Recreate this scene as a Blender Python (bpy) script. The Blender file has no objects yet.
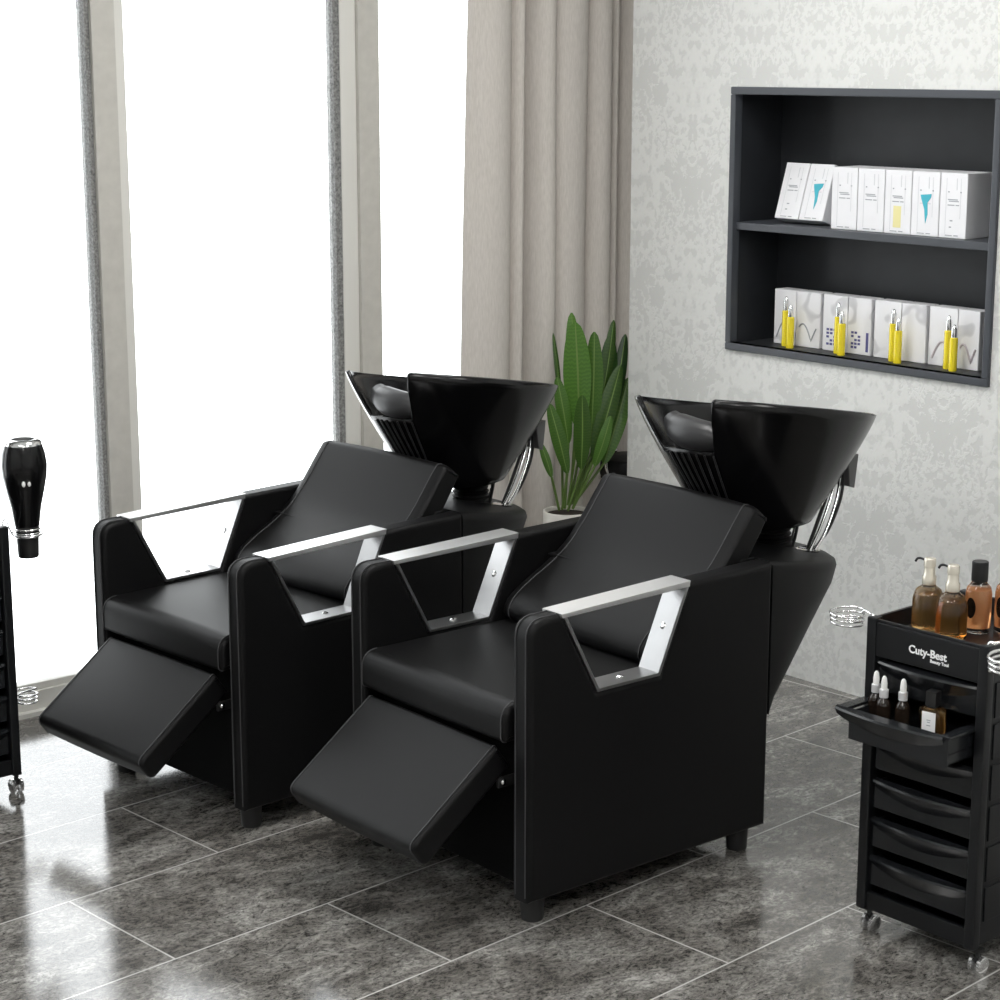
import bpy, bmesh, math, random
from mathutils import Vector, Matrix
random.seed(7)
PI = math.pi
sin, cos = math.sin, math.cos
scene = bpy.context.scene
COL = scene.collection

# ------------------------------------------------------------------ materials
def new_mat(name):
    m = bpy.data.materials.new(name); m.use_nodes = True
    nt = m.node_tree; b = nt.nodes['Principled BSDF']
    return m, nt, b

def mat(name, col, rough=.5, metal=0., spec=.5, noise=0., nscale=40., bump=0., bscale=200., trans=0., ior=1.45, coat=0.):
    m, nt, b = new_mat(name)
    b.inputs['Base Color'].default_value = (*col, 1)
    b.inputs['Roughness'].default_value = rough
    b.inputs['Metallic'].default_value = metal
    b.inputs['Specular IOR Level'].default_value = spec
    b.inputs['Transmission Weight'].default_value = trans
    b.inputs['IOR'].default_value = ior
    b.inputs['Coat Weight'].default_value = coat
    if noise or bump:
        tc = nt.nodes.new('ShaderNodeTexCoord')
    if noise:
        n = nt.nodes.new('ShaderNodeTexNoise'); n.inputs['Scale'].default_value = nscale; n.inputs['Detail'].default_value = 5
        nt.links.new(tc.outputs['Object'], n.inputs['Vector'])
        r = nt.nodes.new('ShaderNodeValToRGB')
        r.color_ramp.elements[0].position = .3; r.color_ramp.elements[1].position = .7
        r.color_ramp.elements[0].color = (*[c*(1-noise) for c in col], 1)
        r.color_ramp.elements[1].color = (*[min(1, c*(1+noise)) for c in col], 1)
        nt.links.new(n.outputs['Fac'], r.inputs['Fac']); nt.links.new(r.outputs['Color'], b.inputs['Base Color'])
    if bump:
        n2 = nt.nodes.new('ShaderNodeTexNoise'); n2.inputs['Scale'].default_value = bscale; n2.inputs['Detail'].default_value = 3
        nt.links.new(tc.outputs['Object'], n2.inputs['Vector'])
        bp = nt.nodes.new('ShaderNodeBump'); bp.inputs['Strength'].default_value = bump; bp.inputs['Distance'].default_value = .002
        nt.links.new(n2.outputs['Fac'], bp.inputs['Height']); nt.links.new(bp.outputs['Normal'], b.inputs['Normal'])
    return m

M = {}
M['leather'] = mat('black_leather', (.0048, .0048, .0050), .46, spec=.19, bump=.12, bscale=420)
M['thread'] = mat('grey_thread', (.05, .05, .052), .6)
M['underside'] = mat('black_board', (.0025, .0025, .0025), .8, spec=.1)
M['chrome'] = mat('polished_steel', (.82, .82, .82), .13, metal=1., noise=.04, nscale=9)
M['steel_lit'] = mat('lit_brushed_steel', (.90, .90, .90), .42, metal=1.)  # armrest top bar: its brightness from the light is put into the colour
M['steel_shaded'] = mat('shaded_brushed_steel', (.46, .46, .465), .34, metal=1., noise=.05, nscale=14)  # armrest liners: same steel, darkened in colour to stand for shade
M['basin'] = mat('black_basin_gloss', (.003, .003, .0033), .20, spec=.42)
M['gel'] = mat('black_gel_cushion', (.022, .022, .023), .4)
M['rubber'] = mat('black_rubber', (.012, .012, .012), .5)
M['grey_plastic'] = mat('grey_bracket', (.10, .10, .10), .4)
M['cab'] = mat('black_cabinet_plastic', (.006, .0065, .0075), .33, spec=.45, bump=.05, bscale=300)
M['drawer'] = mat('charcoal_drawer_plastic', (.010, .011, .0125), .22, spec=.65)
M['white_print'] = mat('white_print', (.85, .85, .85), .5)
M['white_wire'] = mat('bright_wire', (.85, .85, .85), .18, metal=.9)
M['alu'] = mat('grey_aluminium', (.50, .485, .445), .5, noise=.06, nscale=30)
M['alu_light'] = mat('pale_aluminium', (.68, .67, .63), .5)
M['gasket'] = mat('dark_gasket', (.20, .20, .195), .7, noise=.5, nscale=160)
M['shelf'] = mat('charcoal_shelf', (.016, .018, .021), .5, noise=.15, nscale=12)
M['shelf_edge'] = mat('slate_shelf_edge', (.055, .060, .070), .4)
M['carton'] = mat('white_carton', (.80, .80, .82), .45, noise=.02, nscale=20)
M['print_grey'] = mat('grey_print', (.34, .36, .38), .5)
M['print_pale'] = mat('pale_print', (.62, .63, .65), .5)
M['print_teal'] = mat('teal_print', (.05, .42, .52), .45)
M['print_yellow'] = mat('yellow_print', (.78, .72, .35), .5)
M['print_navy'] = mat('navy_print', (.10, .10, .28), .5)
M['print_mauve'] = mat('mauve_print', (.52, .47, .50), .5)
M['yellow'] = mat('yellow_serum', (.86, .70, .03), .18, spec=.6, coat=.5)
M['pot'] = mat('white_glazed_pot', (.78, .76, .70), .35)
M['soil'] = mat('soil', (.03, .022, .015), .9, bump=.6, bscale=60)
M['stem'] = mat('plant_stem', (.10, .17, .035), .45)
M['gold'] = mat('ivory_pump', (.82, .77, .66), .22, metal=.6)
M['blackcap'] = mat('black_cap', (.012, .012, .012), .3)
M['bulb'] = mat('white_bulb', (.82, .82, .80), .4)
M['silver'] = mat('silver_plastic', (.66, .66, .67), .3, metal=.3)
M['darkglass'] = mat('dark_brown_glass', (.015, .010, .007), .06, spec=.7)
M['paint'] = mat('plain_paint', (.66, .66, .65), .8, bump=.05, bscale=80)
M['ceil'] = mat('ceiling_paint', (.78, .78, .77), .9, bump=.05, bscale=80)

def glass(name, col, ior=1.3, rough=.02):
    m, nt, b = new_mat(name)
    b.inputs['Base Color'].default_value = (*col, 1); b.inputs['Transmission Weight'].default_value = 1
    b.inputs['IOR'].default_value = ior; b.inputs['Roughness'].default_value = rough
    tc = nt.nodes.new('ShaderNodeTexCoord'); n = nt.nodes.new('ShaderNodeTexNoise'); n.inputs['Scale'].default_value = 25
    nt.links.new(tc.outputs['Object'], n.inputs['Vector'])
    bp = nt.nodes.new('ShaderNodeBump'); bp.inputs['Strength'].default_value = .05; bp.inputs['Distance'].default_value = .003
    nt.links.new(n.outputs['Fac'], bp.inputs['Height']); nt.links.new(bp.outputs['Normal'], b.inputs['Normal'])
    return m
M['clear'] = glass('clear_glass', (.98, .95, .90))
M['amber'] = glass('amber_liquid', (.86, .56, .24), 1.33)
M['amber_dark'] = glass('dark_amber_liquid', (.70, .38, .12), 1.33)
M['orange'] = glass('orange_liquid', (.97, .52, .26), 1.33)

def cloudy(name, col, tr, ior=1.33):
    m = glass(name, col, ior); m.node_tree.nodes['Principled BSDF'].inputs['Transmission Weight'].default_value = tr; return m
M['amber'] = cloudy('amber_liquid', (.90, .60, .27), .93); M['amber_dark'] = cloudy('dark_amber_liquid', (.80, .46, .16), .95); M['orange'] = cloudy('orange_lotion', (.97, .50, .23), .62)
def pane_mat():
    m = bpy.data.materials.new('window_glass'); m.use_nodes = True
    nt = m.node_tree; nt.nodes.clear()
    o = nt.nodes.new('ShaderNodeOutputMaterial'); t = nt.nodes.new('ShaderNodeBsdfTransparent'); g = nt.nodes.new('ShaderNodeBsdfGlossy')
    g.inputs['Roughness'].default_value = .02; t.inputs['Color'].default_value = (.97, .98, .98, 1)
    f = nt.nodes.new('ShaderNodeFresnel'); f.inputs['IOR'].default_value = 1.3
    mx = nt.nodes.new('ShaderNodeMixShader')
    nt.links.new(f.outputs[0], mx.inputs[0]); nt.links.new(t.outputs[0], mx.inputs[1]); nt.links.new(g.outputs[0], mx.inputs[2])
    nt.links.new(mx.outputs[0], o.inputs[0])
    return m
M['pane'] = pane_mat()

class NG:
    """tiny node-graph writer"""
    def __init__(s, nt): s.nt = nt
    def n(s, t, **k):
        x = s.nt.nodes.new(t)
        for a, v in k.items(): setattr(x, a, v)
        return x
    def l(s, a, b): s.nt.links.new(a, b)
    def math(s, op, a, b=None, clamp=False):
        x = s.n('ShaderNodeMath', operation=op); x.use_clamp = clamp
        for i, v in enumerate((a, b)):
            if v is None: continue
            if isinstance(v, (int, float)): x.inputs[i].default_value = v
            else: s.l(v, x.inputs[i])
        return x.outputs[0]
    def ramp(s, fac, stops):
        r = s.n('ShaderNodeValToRGB'); e = r.color_ramp.elements
        while len(e) < len(stops): e.new(.5)
        for el, (p, c) in zip(e, stops):
            el.position = p; el.color = (*c, 1) if len(c) == 3 else c
        s.l(fac, r.inputs['Fac']); return r.outputs['Color']
    def mix(s, fac, a, b, mode='MIX'):
        x = s.n('ShaderNodeMix', data_type='RGBA', blend_type=mode)
        for i, v in ((0, fac), (6, a), (7, b)):
            if isinstance(v, (int, float)): x.inputs[i].default_value = v
            elif isinstance(v, tuple): x.inputs[i].default_value = (*v, 1)
            else: s.l(v, x.inputs[i])
        return x.outputs[2]

def floor_mat():
    m, nt, b = new_mat('dark_stone_tiles'); g = NG(nt)
    tc = g.n('ShaderNodeTexCoord')
    mp = g.n('ShaderNodeMapping'); mp.vector_type = 'TEXTURE'
    mp.inputs['Rotation'].default_value = (0, 0, .0614)
    g.l(tc.outputs['Object'], mp.inputs['Vector'])
    off = g.n('ShaderNodeVectorMath', operation='SUBTRACT'); off.inputs[1].default_value = (.161, .016, 0)
    g.l(mp.outputs[0], off.inputs[0])
    br = g.n('ShaderNodeTexBrick'); br.offset = .5; br.offset_frequency = 2
    br.inputs['Scale'].default_value = 1; br.inputs['Mortar Size'].default_value = .0022; br.inputs['Mortar Smooth'].default_value = .2
    br.inputs['Brick Width'].default_value = .733; br.inputs['Row Height'].default_value = .366; br.inputs['Bias'].default_value = 0
    br.inputs['Color1'].default_value = (.2, .2, .2, 1); br.inputs['Color2'].default_value = (.8, .8, .8, 1)
    g.l(off.outputs[0], br.inputs['Vector'])
    # stone: each tile shifts the pattern
    sh = g.n('ShaderNodeVectorMath', operation='SCALE'); sh.inputs['Scale'].default_value = 7.3
    g.l(br.outputs['Color'], sh.inputs[0])
    ad = g.n('ShaderNodeVectorMath', operation='ADD'); g.l(off.outputs[0], ad.inputs[0]); g.l(sh.outputs[0], ad.inputs[1])
    st = g.n('ShaderNodeMapping'); st.inputs['Scale'].default_value = (1, 1.5, 1); st.inputs['Rotation'].default_value = (0, 0, .5); g.l(ad.outputs[0], st.inputs['Vector'])
    n1 = g.n('ShaderNodeTexNoise'); n1.inputs['Scale'].default_value = 5.5; n1.inputs['Detail'].default_value = 13; n1.inputs['Roughness'].default_value = .74; n1.inputs['Distortion'].default_value = .5
    g.l(st.outputs[0], n1.inputs['Vector'])
    n2 = g.n('ShaderNodeTexNoise'); n2.inputs['Scale'].default_value = 30; n2.inputs['Detail'].default_value = 8; n2.inputs['Roughness'].default_value = .8; n2.inputs['Distortion'].default_value = 1.6
    g.l(st.outputs[0], n2.inputs['Vector'])
    c1 = g.ramp(n1.outputs['Fac'], [(.32, (.075, .070, .063)), (.46, (.17, .161, .149)), (.55, (.26, .25, .235)), (.68, (.46, .45, .43))])
    c2 = g.ramp(n2.outputs['Fac'], [(.38, (.22, .21, .20)), (.50, (.72, .72, .71)), (.60, (1.25, 1.25, 1.22))])
    c = g.mix(.85, c1, c2, 'MULTIPLY')
    n3 = g.n('ShaderNodeTexNoise'); n3.inputs['Scale'].default_value = 95; n3.inputs['Detail'].default_value = 6; n3.inputs['Roughness'].default_value = .8
    g.l(st.outputs[0], n3.inputs['Vector'])
    pits = g.ramp(n3.outputs['Fac'], [(.40, (.15, .15, .15)), (.49, (1, 1, 1))])
    c = g.mix(.7, c, pits, 'MULTIPLY')
    grout = g.ramp(br.outputs['Fac'], [(.25, (0, 0, 0)), (.75, (1, 1, 1))])
    col = g.mix(grout, c, (.50, .49, .47))
    g.l(col, b.inputs['Base Color'])
    rr = g.ramp(n2.outputs['Fac'], [(.3, (.15, .15, .15)), (.7, (.09, .09, .09))])
    g.l(rr, b.inputs['Roughness'])
    b.inputs['IOR'].default_value = 1.95
    h = g.math('SUBTRACT', n2.outputs['Fac'], g.math('MULTIPLY', br.outputs['Fac'], .4))
    bp = g.n('ShaderNodeBump'); bp.inputs['Strength'].default_value = .05; bp.inputs['Distance'].default_value = .002
    g.l(h, bp.inputs['Height']); g.l(bp.outputs['Normal'], b.inputs['Normal'])
    return m
M['floor'] = floor_mat()

def damask_mat():
    m, nt, b = new_mat('damask_wallpaper'); g = NG(nt)
    tc = g.n('ShaderNodeTexCoord'); sp = g.n('ShaderNodeSeparateXYZ'); g.l(tc.outputs['Object'], sp.inputs[0])
    W, H = .44, .56
    def layer(oy, oz, seed, rx, rz):
        fy = g.math('ABSOLUTE', g.math('SUBTRACT', g.math('FRACT', g.math('DIVIDE', g.math('ADD', sp.outputs['Y'], oy), W)), .5))
        fz = g.math('SUBTRACT', g.math('FRACT', g.math('DIVIDE', g.math('ADD', sp.outputs['Z'], oz), H)), .5)
        v = g.n('ShaderNodeCombineXYZ'); g.l(fy, v.inputs[0]); g.l(fz, v.inputs[1]); v.inputs[2].default_value = seed
        nz = g.n('ShaderNodeTexNoise'); nz.inputs['Scale'].default_value = 17; nz.inputs['Detail'].default_value = 4; nz.inputs['Distortion'].default_value = 2.2
        g.l(v.outputs[0], nz.inputs['Vector'])
        wv = g.n('ShaderNodeTexWave'); wv.wave_type = 'RINGS'; wv.inputs['Scale'].default_value = 5; wv.inputs['Distortion'].default_value = 7; wv.inputs['Detail'].default_value = 2; wv.inputs['Detail Scale'].default_value = 2.5
        g.l(v.outputs[0], wv.inputs['Vector'])
        ex = g.math('DIVIDE', fy, rx); ez = g.math('DIVIDE', fz, rz)
        d = g.math('SQRT', g.math('ADD', g.math('MULTIPLY', ex, ex), g.math('MULTIPLY', ez, ez)))
        env = g.math('SUBTRACT', 1.15, d, True)
        s = g.math('ADD', g.math('MULTIPLY', nz.outputs['Fac'], 1.0), g.math('MULTIPLY', wv.outputs['Fac'], .45))
        s = g.math('ADD', s, g.math('MULTIPLY', env, .40))
        msk = g.n('ShaderNodeMapRange'); msk.interpolation_type = 'SMOOTHSTEP'; g.l(s, msk.inputs[0])
        msk.inputs[1].default_value = .90; msk.inputs[2].default_value = 1.08
        edge = g.math('MULTIPLY', msk.outputs[0], g.math('GREATER_THAN', env, .02))
        fine = g.math('ADD', g.math('MULTIPLY', wv.outputs['Fac'], .75), .25)
        return g.math('MULTIPLY', edge, fine)
    a = layer(.05, .10, 3.1, .40, .44); c = layer(.05+W/2, .10+H/2, 9.7, .36, .40)
    s = g.math('MAXIMUM', a, c)
    fn = g.n('ShaderNodeTexNoise'); fn.inputs['Scale'].default_value = 160; g.l(tc.outputs['Object'], fn.inputs['Vector'])
    col = g.mix(s, (.61, .615, .597), (.695, .70, .68))
    col = g.mix(.06, col, fn.outputs['Color'], 'OVERLAY')
    g.l(col, b.inputs['Base Color']); b.inputs['Roughness'].default_value = .6; b.inputs['Specular IOR Level'].default_value = .25
    bp = g.n('ShaderNodeBump'); bp.inputs['Strength'].default_value = .25; bp.inputs['Distance'].default_value = .002
    g.l(s, bp.inputs['Height']); g.l(bp.outputs['Normal'], b.inputs['Normal'])
    return m
M['damask'] = damask_mat()

def curtain_mat():
    m, nt, b = new_mat('taupe_linen'); g = NG(nt)
    tc = g.n('ShaderNodeTexCoord'); mp = g.n('ShaderNodeMapping'); mp.inputs['Scale'].default_value = (300, 300, 40); g.l(tc.outputs['Object'], mp.inputs[0])
    n = g.n('ShaderNodeTexNoise'); n.inputs['Scale'].default_value = 1; n.inputs['Detail'].default_value = 3; g.l(mp.outputs[0], n.inputs['Vector'])
    g.l(g.ramp(n.outputs['Fac'], [(.3, (.50, .468, .432)), (.7, (.585, .55, .512))]), b.inputs['Base Color'])
    b.inputs['Roughness'].default_value = .9; b.inputs['Specular IOR Level'].default_value = .1
    tr = g.n('ShaderNodeBsdfTranslucent'); tr.inputs['Color'].default_value = (.5, .46, .41, 1)
    mx = g.n('ShaderNodeMixShader'); mx.inputs[0].default_value = .05
    g.l(b.outputs[0], mx.inputs[1]); g.l(tr.outputs[0], mx.inputs[2]); g.l(mx.outputs[0], nt.nodes['Material Output'].inputs[0])
    return m
M['curtain'] = curtain_mat()

def leaf_mat(name, lo, hi):
    m, nt, b = new_mat(name); g = NG(nt)
    uv = g.n('ShaderNodeUVMap'); sp = g.n('ShaderNodeSeparateXYZ'); g.l(uv.outputs[0], sp.inputs[0])
    w = g.n('ShaderNodeTexWave'); w.bands_direction = 'Y'; w.inputs['Scale'].default_value = 9; w.inputs['Distortion'].default_value = 5.0; g.l(uv.outputs[0], w.inputs['Vector'])
    c = g.mix(g.math('MULTIPLY', w.outputs['Fac'], .35), lo, hi)
    rib = g.math('LESS_THAN', g.math('ABSOLUTE', g.math('SUBTRACT', sp.outputs[0], .5)), .035)
    oi = g.n('ShaderNodeObjectInfo'); br_ = g.math('ADD', g.math('MULTIPLY', oi.outputs['Random'], .9), .6); vm = g.n('ShaderNodeVectorMath', operation='SCALE'); g.l(c, vm.inputs[0]); g.l(br_, vm.inputs['Scale']); c = vm.outputs[0]
    c = g.mix(rib, c, (.17, .27, .07)); g.l(c, b.inputs['Base Color']); b.inputs['Roughness'].default_value = .38
    tr = g.n('ShaderNodeBsdfTranslucent'); g.l(c, tr.inputs['Color'])
    mx = g.n('ShaderNodeMixShader'); mx.inputs[0].default_value = .3
    g.l(b.outputs[0], mx.inputs[1]); g.l(tr.outputs[0], mx.inputs[2]); g.l(mx.outputs[0], nt.nodes['Material Output'].inputs[0])
    return m
M['leaf'] = leaf_mat('green_leaf', (.050, .125, .018), (.11, .21, .034))
M['leaf_shaded'] = leaf_mat('shaded_green_leaf', (.02, .055, .012), (.035, .09, .02))  # leaves at the back: their shade is put into a darker green

def marble_mat():
    m, nt, b = new_mat('printed_carton'); g = NG(nt)
    tc = g.n('ShaderNodeTexCoord'); w = g.n('ShaderNodeTexWave'); w.inputs['Scale'].default_value = 7; w.inputs['Distortion'].default_value = 9; w.inputs['Detail'].default_value = 2
    oi = g.n('ShaderNodeObjectInfo'); ad = g.n('ShaderNodeVectorMath', operation='ADD'); g.l(tc.outputs['Object'], ad.inputs[0])
    sc = g.n('ShaderNodeVectorMath', operation='SCALE'); sc.inputs[0].default_value = (3, 5, 7); g.l(oi.outputs['Random'], sc.inputs['Scale']); g.l(sc.outputs[0], ad.inputs[1])
    g.l(ad.outputs[0], w.inputs['Vector'])
    g.l(g.ramp(w.outputs['Fac'], [(0, (.58, .58, .60)), (.10, (.80, .80, .82)), (1, (.82, .82, .84))]), b.inputs['Base Color'])
    b.inputs['Roughness'].default_value = .45
    return m
M['marble'] = marble_mat()

def fill_mat(name, strength):
    m = bpy.data.materials.new(name); m.use_nodes = True; nt = m.node_tree; nt.nodes.clear()
    o = nt.nodes.new('ShaderNodeOutputMaterial'); e = nt.nodes.new('ShaderNodeEmission'); e.inputs['Strength'].default_value = strength; e.inputs['Color'].default_value = (1, .99, .975, 1)
    nt.links.new(e.outputs[0], o.inputs[0]); return m
M['fill'] = fill_mat('fill_glow', 19.0)  # glow of the added, unseen ceiling panels

# ------------------------------------------------------------------ mesh helpers
def link(o, parent=None):
    COL.objects.link(o)
    if parent: o.parent = parent
    return o

def finish(name, bm, m, parent=None, smooth=35, wn=True, loc=None, rotz=0):
    bmesh.ops.remove_doubles(bm, verts=bm.verts, dist=1e-6)
    bmesh.ops.recalc_face_normals(bm, faces=bm.faces)
    me = bpy.data.meshes.new(name); bm.to_mesh(me); bm.free()
    ms = m if isinstance(m, (list, tuple)) else [m]
    for x in ms: me.materials.append(M[x] if isinstance(x, str) else x)
    if smooth:
        for p in me.polygons: p.use_smooth = True
        me.set_sharp_from_angle(angle=math.radians(smooth))
    o = bpy.data.objects.new(name, me); link(o, parent)
    if loc is not None: o.location = loc
    o.rotation_euler[2] = rotz
    if smooth and wn:
        md = o.modifiers.new('wn', 'WEIGHTED_NORMAL'); md.keep_sharp = True
    return o

def bm_new(): return bmesh.new()

def merge(bm, other):
    me = bpy.data.meshes.new('tmp'); other.to_mesh(me); other.free(); bm.from_mesh(me); bpy.data.meshes.remove(me)

def box(bm, x0, x1, y0, y1, z0, z1, bev=0., seg=2, mi=0, mtx=None):
    t = bmesh.new()
    vs = [t.verts.new((x, y, z)) for x in (x0, x1) for y in (y0, y1) for z in (z0, z1)]
    for f in ((0, 1, 3, 2), (4, 6, 7, 5), (0, 4, 5, 1), (2, 3, 7, 6), (0, 2, 6, 4), (1, 5, 7, 3)):
        t.faces.new([vs[i] for i in f])
    if bev: bmesh.ops.bevel(t, geom=t.edges[:], offset=bev, segments=seg, affect='EDGES', profile=.5)
    for f in t.faces: f.material_index = mi
    if mtx: t.transform(mtx)
    merge(bm, t)

def prism(bm, poly, c0, c1, axis='x', bev=0., seg=3, mi=0):
    """poly of 2D points extruded along axis; axis x: (y,z); axis y: (x,z); axis z: (x,y)"""
    t = bmesh.new()
    def P(p, c): return {'x': (c, p[0], p[1]), 'y': (p[0], c, p[1]), 'z': (p[0], p[1], c)}[axis]
    a = [t.verts.new(P(p, c0)) for p in poly]; b = [t.verts.new(P(p, c1)) for p in poly]
    n = len(poly)
    t.faces.new(a); t.faces.new(b[::-1])
    for i in range(n): t.faces.new((a[i], b[i], b[(i+1) % n], a[(i+1) % n]))
    bmesh.ops.recalc_face_normals(t, faces=t.faces)
    if bev:
        caps = set(a) | set(b)
        es = [e for e in t.edges if (e.verts[0] in set(a)) == (e.verts[1] in set(a))]
        bmesh.ops.bevel(t, geom=es, offset=bev, segments=seg, affect='EDGES', profile=.5)
    for f in t.faces: f.material_index = mi
    merge(bm, t)

def loft(bm, rings, cap=True, close=True, mi=0):
    vr = [[bm.verts.new(p) for p in r] for r in rings]
    n = len(rings[0]); fs = []
    for i in range(len(vr)-1):
        for j in range(n if close else n-1):
            fs.append(bm.faces.new((vr[i][j], vr[i][(j+1) % n], vr[i+1][(j+1) % n], vr[i+1][j])))
    if cap:
        fs.append(bm.faces.new(vr[0][::-1])); fs.append(bm.faces.new(vr[-1]))
    for f in fs: f.material_index = mi
    return vr

def lathe(bm, prof, cx=0, cy=0, n=32, mi=0, sx=1, sy=1):
    rings = [[(cx+max(r, 1e-5)*sx*cos(2*PI*k/n), cy+max(r, 1e-5)*sy*sin(2*PI*k/n), z) for k in range(n)] for r, z in prof]
    loft(bm, rings, mi=mi)

def tube(bm, pts, r, n=8, cap=True, mi=0, closed=False):
    pts = [Vector(p) for p in pts]; rings = []
    up = None
    N = len(pts)
    rr = r if isinstance(r, (list, tuple)) else [r]*N
    for i, p in enumerate(pts):
        a = pts[(i-1) % N] if closed else pts[max(i-1, 0)]
        b = pts[(i+1) % N] if closed else pts[min(i+1, N-1)]
        t = (b-a).normalized() if (b-a).length > 1e-9 else Vector((0, 0, 1))
        if up is None:
            up = Vector((0, 0, 1)) if abs(t.z) < .9 else Vector((1, 0, 0))
        s = t.cross(up).normalized(); up = s.cross(t).normalized()
        rings.append([p+(s*cos(2*PI*k/n)+up*sin(2*PI*k/n))*rr[i] for k in range(n)])
    if closed: rings.append(rings[0])
    loft(bm, rings, cap=cap and not closed, mi=mi)

def smooth_pts(pts, k=6):
    """Catmull-Rom through points"""
    P = [Vector(p) for p in pts]; out = []
    for i in range(len(P)-1):
        p0 = P[max(i-1, 0)]; p1 = P[i]; p2 = P[i+1]; p3 = P[min(i+2, len(P)-1)]
        for j in range(k):
            t = j/k
            out.append(.5*((2*p1)+(p2-p0)*t+(2*p0-5*p1+4*p2-p3)*t*t+(3*p1-p0-3*p2+p3)*t**3))
    out.append(P[-1]); return out

def round_poly(pts, rad, seg=5):
    """round polygon corners; rad per vertex"""
    n = len(pts); out = []
    for i in range(n):
        p = Vector(pts[i]); a = Vector(pts[i-1]); b = Vector(pts[(i+1) % n]); r = rad[i] if isinstance(rad, (list, tuple)) else rad
        if r <= 0: out.append(tuple(p)); continue
        u = (a-p).normalized(); v = (b-p).normalized()
        ang = u.angle(v); d = min(r/math.tan(ang/2), .49*(a-p).length, .49*(b-p).length)
        s = p+u*d; e = p+v*d
        for k in range(seg+1):
            t = k/seg
            out.append(tuple(s*(1-t)**2+p*2*t*(1-t)+e*t*t))
    return out

def inset_poly(poly, d):
    n = len(poly); area = sum(poly[i-1][0]*poly[i][1]-poly[i][0]*poly[i-1][1] for i in range(n)); sg = 1 if area > 0 else -1
    out = []
    for i in range(n):
        a = Vector(poly[i-1]); p = Vector(poly[i]); b = Vector(poly[(i+1) % n])
        t = (b-a).normalized() if (b-a).length > 1e-9 else Vector((1, 0))
        nrm = Vector((-t.y, t.x))*sg
        out.append(tuple(p+nrm*d))
    return out

def padded(bm, prof, w, r, seg=5, crown=0., rx=None):
    """profile in (y,z) padded along x from -w to w with rounded ends"""
    rx = rx or r
    end = [(-w+rx*(1-sin(PI/2*k/seg)), r*(1-cos(PI/2*k/seg))) for k in range(seg, -1, -1)]
    mid = [(-w+rx+(2*w-2*rx)*k/8, -crown*sin(PI*k/8)) for k in range(1, 8)]
    seq = end+mid+[(-x, i) for x, i in reversed(end)]
    loft(bm, [[(x, y, z) for y, z in inset_poly(prof, ins)] for x, ins in seq])

def copy_tree(o, parent=None):
    c = o.copy(); COL.objects.link(c)
    if parent: c.parent = parent
    for ch in list(o.children): copy_tree(ch, c)
    return c

def empty(name, loc=(0, 0, 0), rotz=0, scale=1):
    o = bpy.data.objects.new(name, None); COL.objects.link(o); o.location = loc; o.rotation_euler[2] = rotz; o.scale = (scale,)*3
    o.empty_display_size = .1
    return o

def tag(o, label, cat, group=None):
    o['label'] = label; o['category'] = cat
    if group: o['group'] = group
    return o

def struct(o): o['kind'] = 'structure'; return o

# ------------------------------------------------------------------ room
WX, WY = 4.026, 4.5407
WEND = 4.149
NY1, NY0, NZ0, NZ1, NZM = 3.764, 2.896, .872, 1.576, 1.2084
X0, Y0, ZC, X1 = -2.6, -1.6, 2.75, 4.66
ND = .185

bm = bm_new(); box(bm, X0-.1, X1+.1, Y0-.1, WY+.06, -.06, 0)
struct(finish('floor', bm, 'floor', smooth=0))
bm = bm_new(); box(bm, X0-.1, X1+.1, Y0-.1, WY+.06, ZC, ZC+.08)
struct(finish('ceiling', bm, 'ceil', smooth=0))
bm = bm_new()
a, b = WX, WX+.22
box(bm, a, b, Y0, NY0, 0, ZC); box(bm, a, b, NY1, WEND, 0, ZC)
box(bm, a, b, NY0, NY1, 0, NZ0); box(bm, a, b, NY0, NY1, NZ1, ZC); box(bm, a+ND+.012, b, NY0, NY1, NZ0, NZ1)
struct(finish('wall_right', bm, 'damask', smooth=0))
bm = bm_new()
box(bm, WX+.22, X1+.1, 3.9, 3.98, 0, ZC); box(bm, X1, X1+.1, 3.98, WY+.06, 0, ZC)
struct(finish('wall_recess', bm, 'paint', smooth=0))
bm = bm_new(); box(bm, X0-.1, X0, Y0, WY+.06, 0, ZC); struct(finish('wall_left', bm, 'paint', smooth=0))
bm = bm_new(); box(bm, X0-.1, WX+.22, Y0-.1, Y0, 0, ZC); struct(finish('wall_rear', bm, 'paint', smooth=0))

# window wall
win = struct(empty('window_1', (0, WY, 0)))
bm = bm_new()
box(bm, X0, X1, -.02, .05, .0, .012); box(bm, X0, X1, 0, .05, .012, .06); box(bm, X0, X1, .012, .05, .06, .078, .002)
finish('bottom_rail', bm, 'alu_light', win, smooth=0)
bm = bm_new(); box(bm, X0, X1, 0, .05, 2.62, ZC); finish('top_rail', bm, 'alu', win, smooth=0)
def mullion(x0, kind):
    bm = bm_new()
    if kind == 0:
        box(bm, x0, x0+.016, .012, .05, .078, 2.62, mi=1); box(bm, x0+.013, x0+.078, 0, .05, .078, 2.62); box(bm, x0+.078, x0+.109, .010, .05, .078, 2.62, .002, mi=2)
    else:
        box(bm, x0, x0+.020, .016, .05, .078, 2.62, mi=1); box(bm, x0+.020, x0+.072, .012, .05, .078, 2.62, .002, mi=2); box(bm, x0+.072, x0+.143, 0, .05, .078, 2.62)
    finish('mullion', bm, ['alu', 'gasket', 'alu_light'], win, smooth=0)
mx = [(.2, 1), (1.0, 0), (1.74, 1), (2.532, 0), (3.29, 1)]
for x, k in mx: mullion(x, k)
edges = [X0]
for x, k in mx: edges += [x+.004, x+(.105 if k == 0 else .139)]
edges.append(X1)
for i in range(0, len(edges), 2):
    bm = bm_new(); box(bm, edges[i], edges[i+1], .030, .036, .07, 2.63)
    p = finish('pane', bm, 'pane', win, smooth=0)

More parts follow.
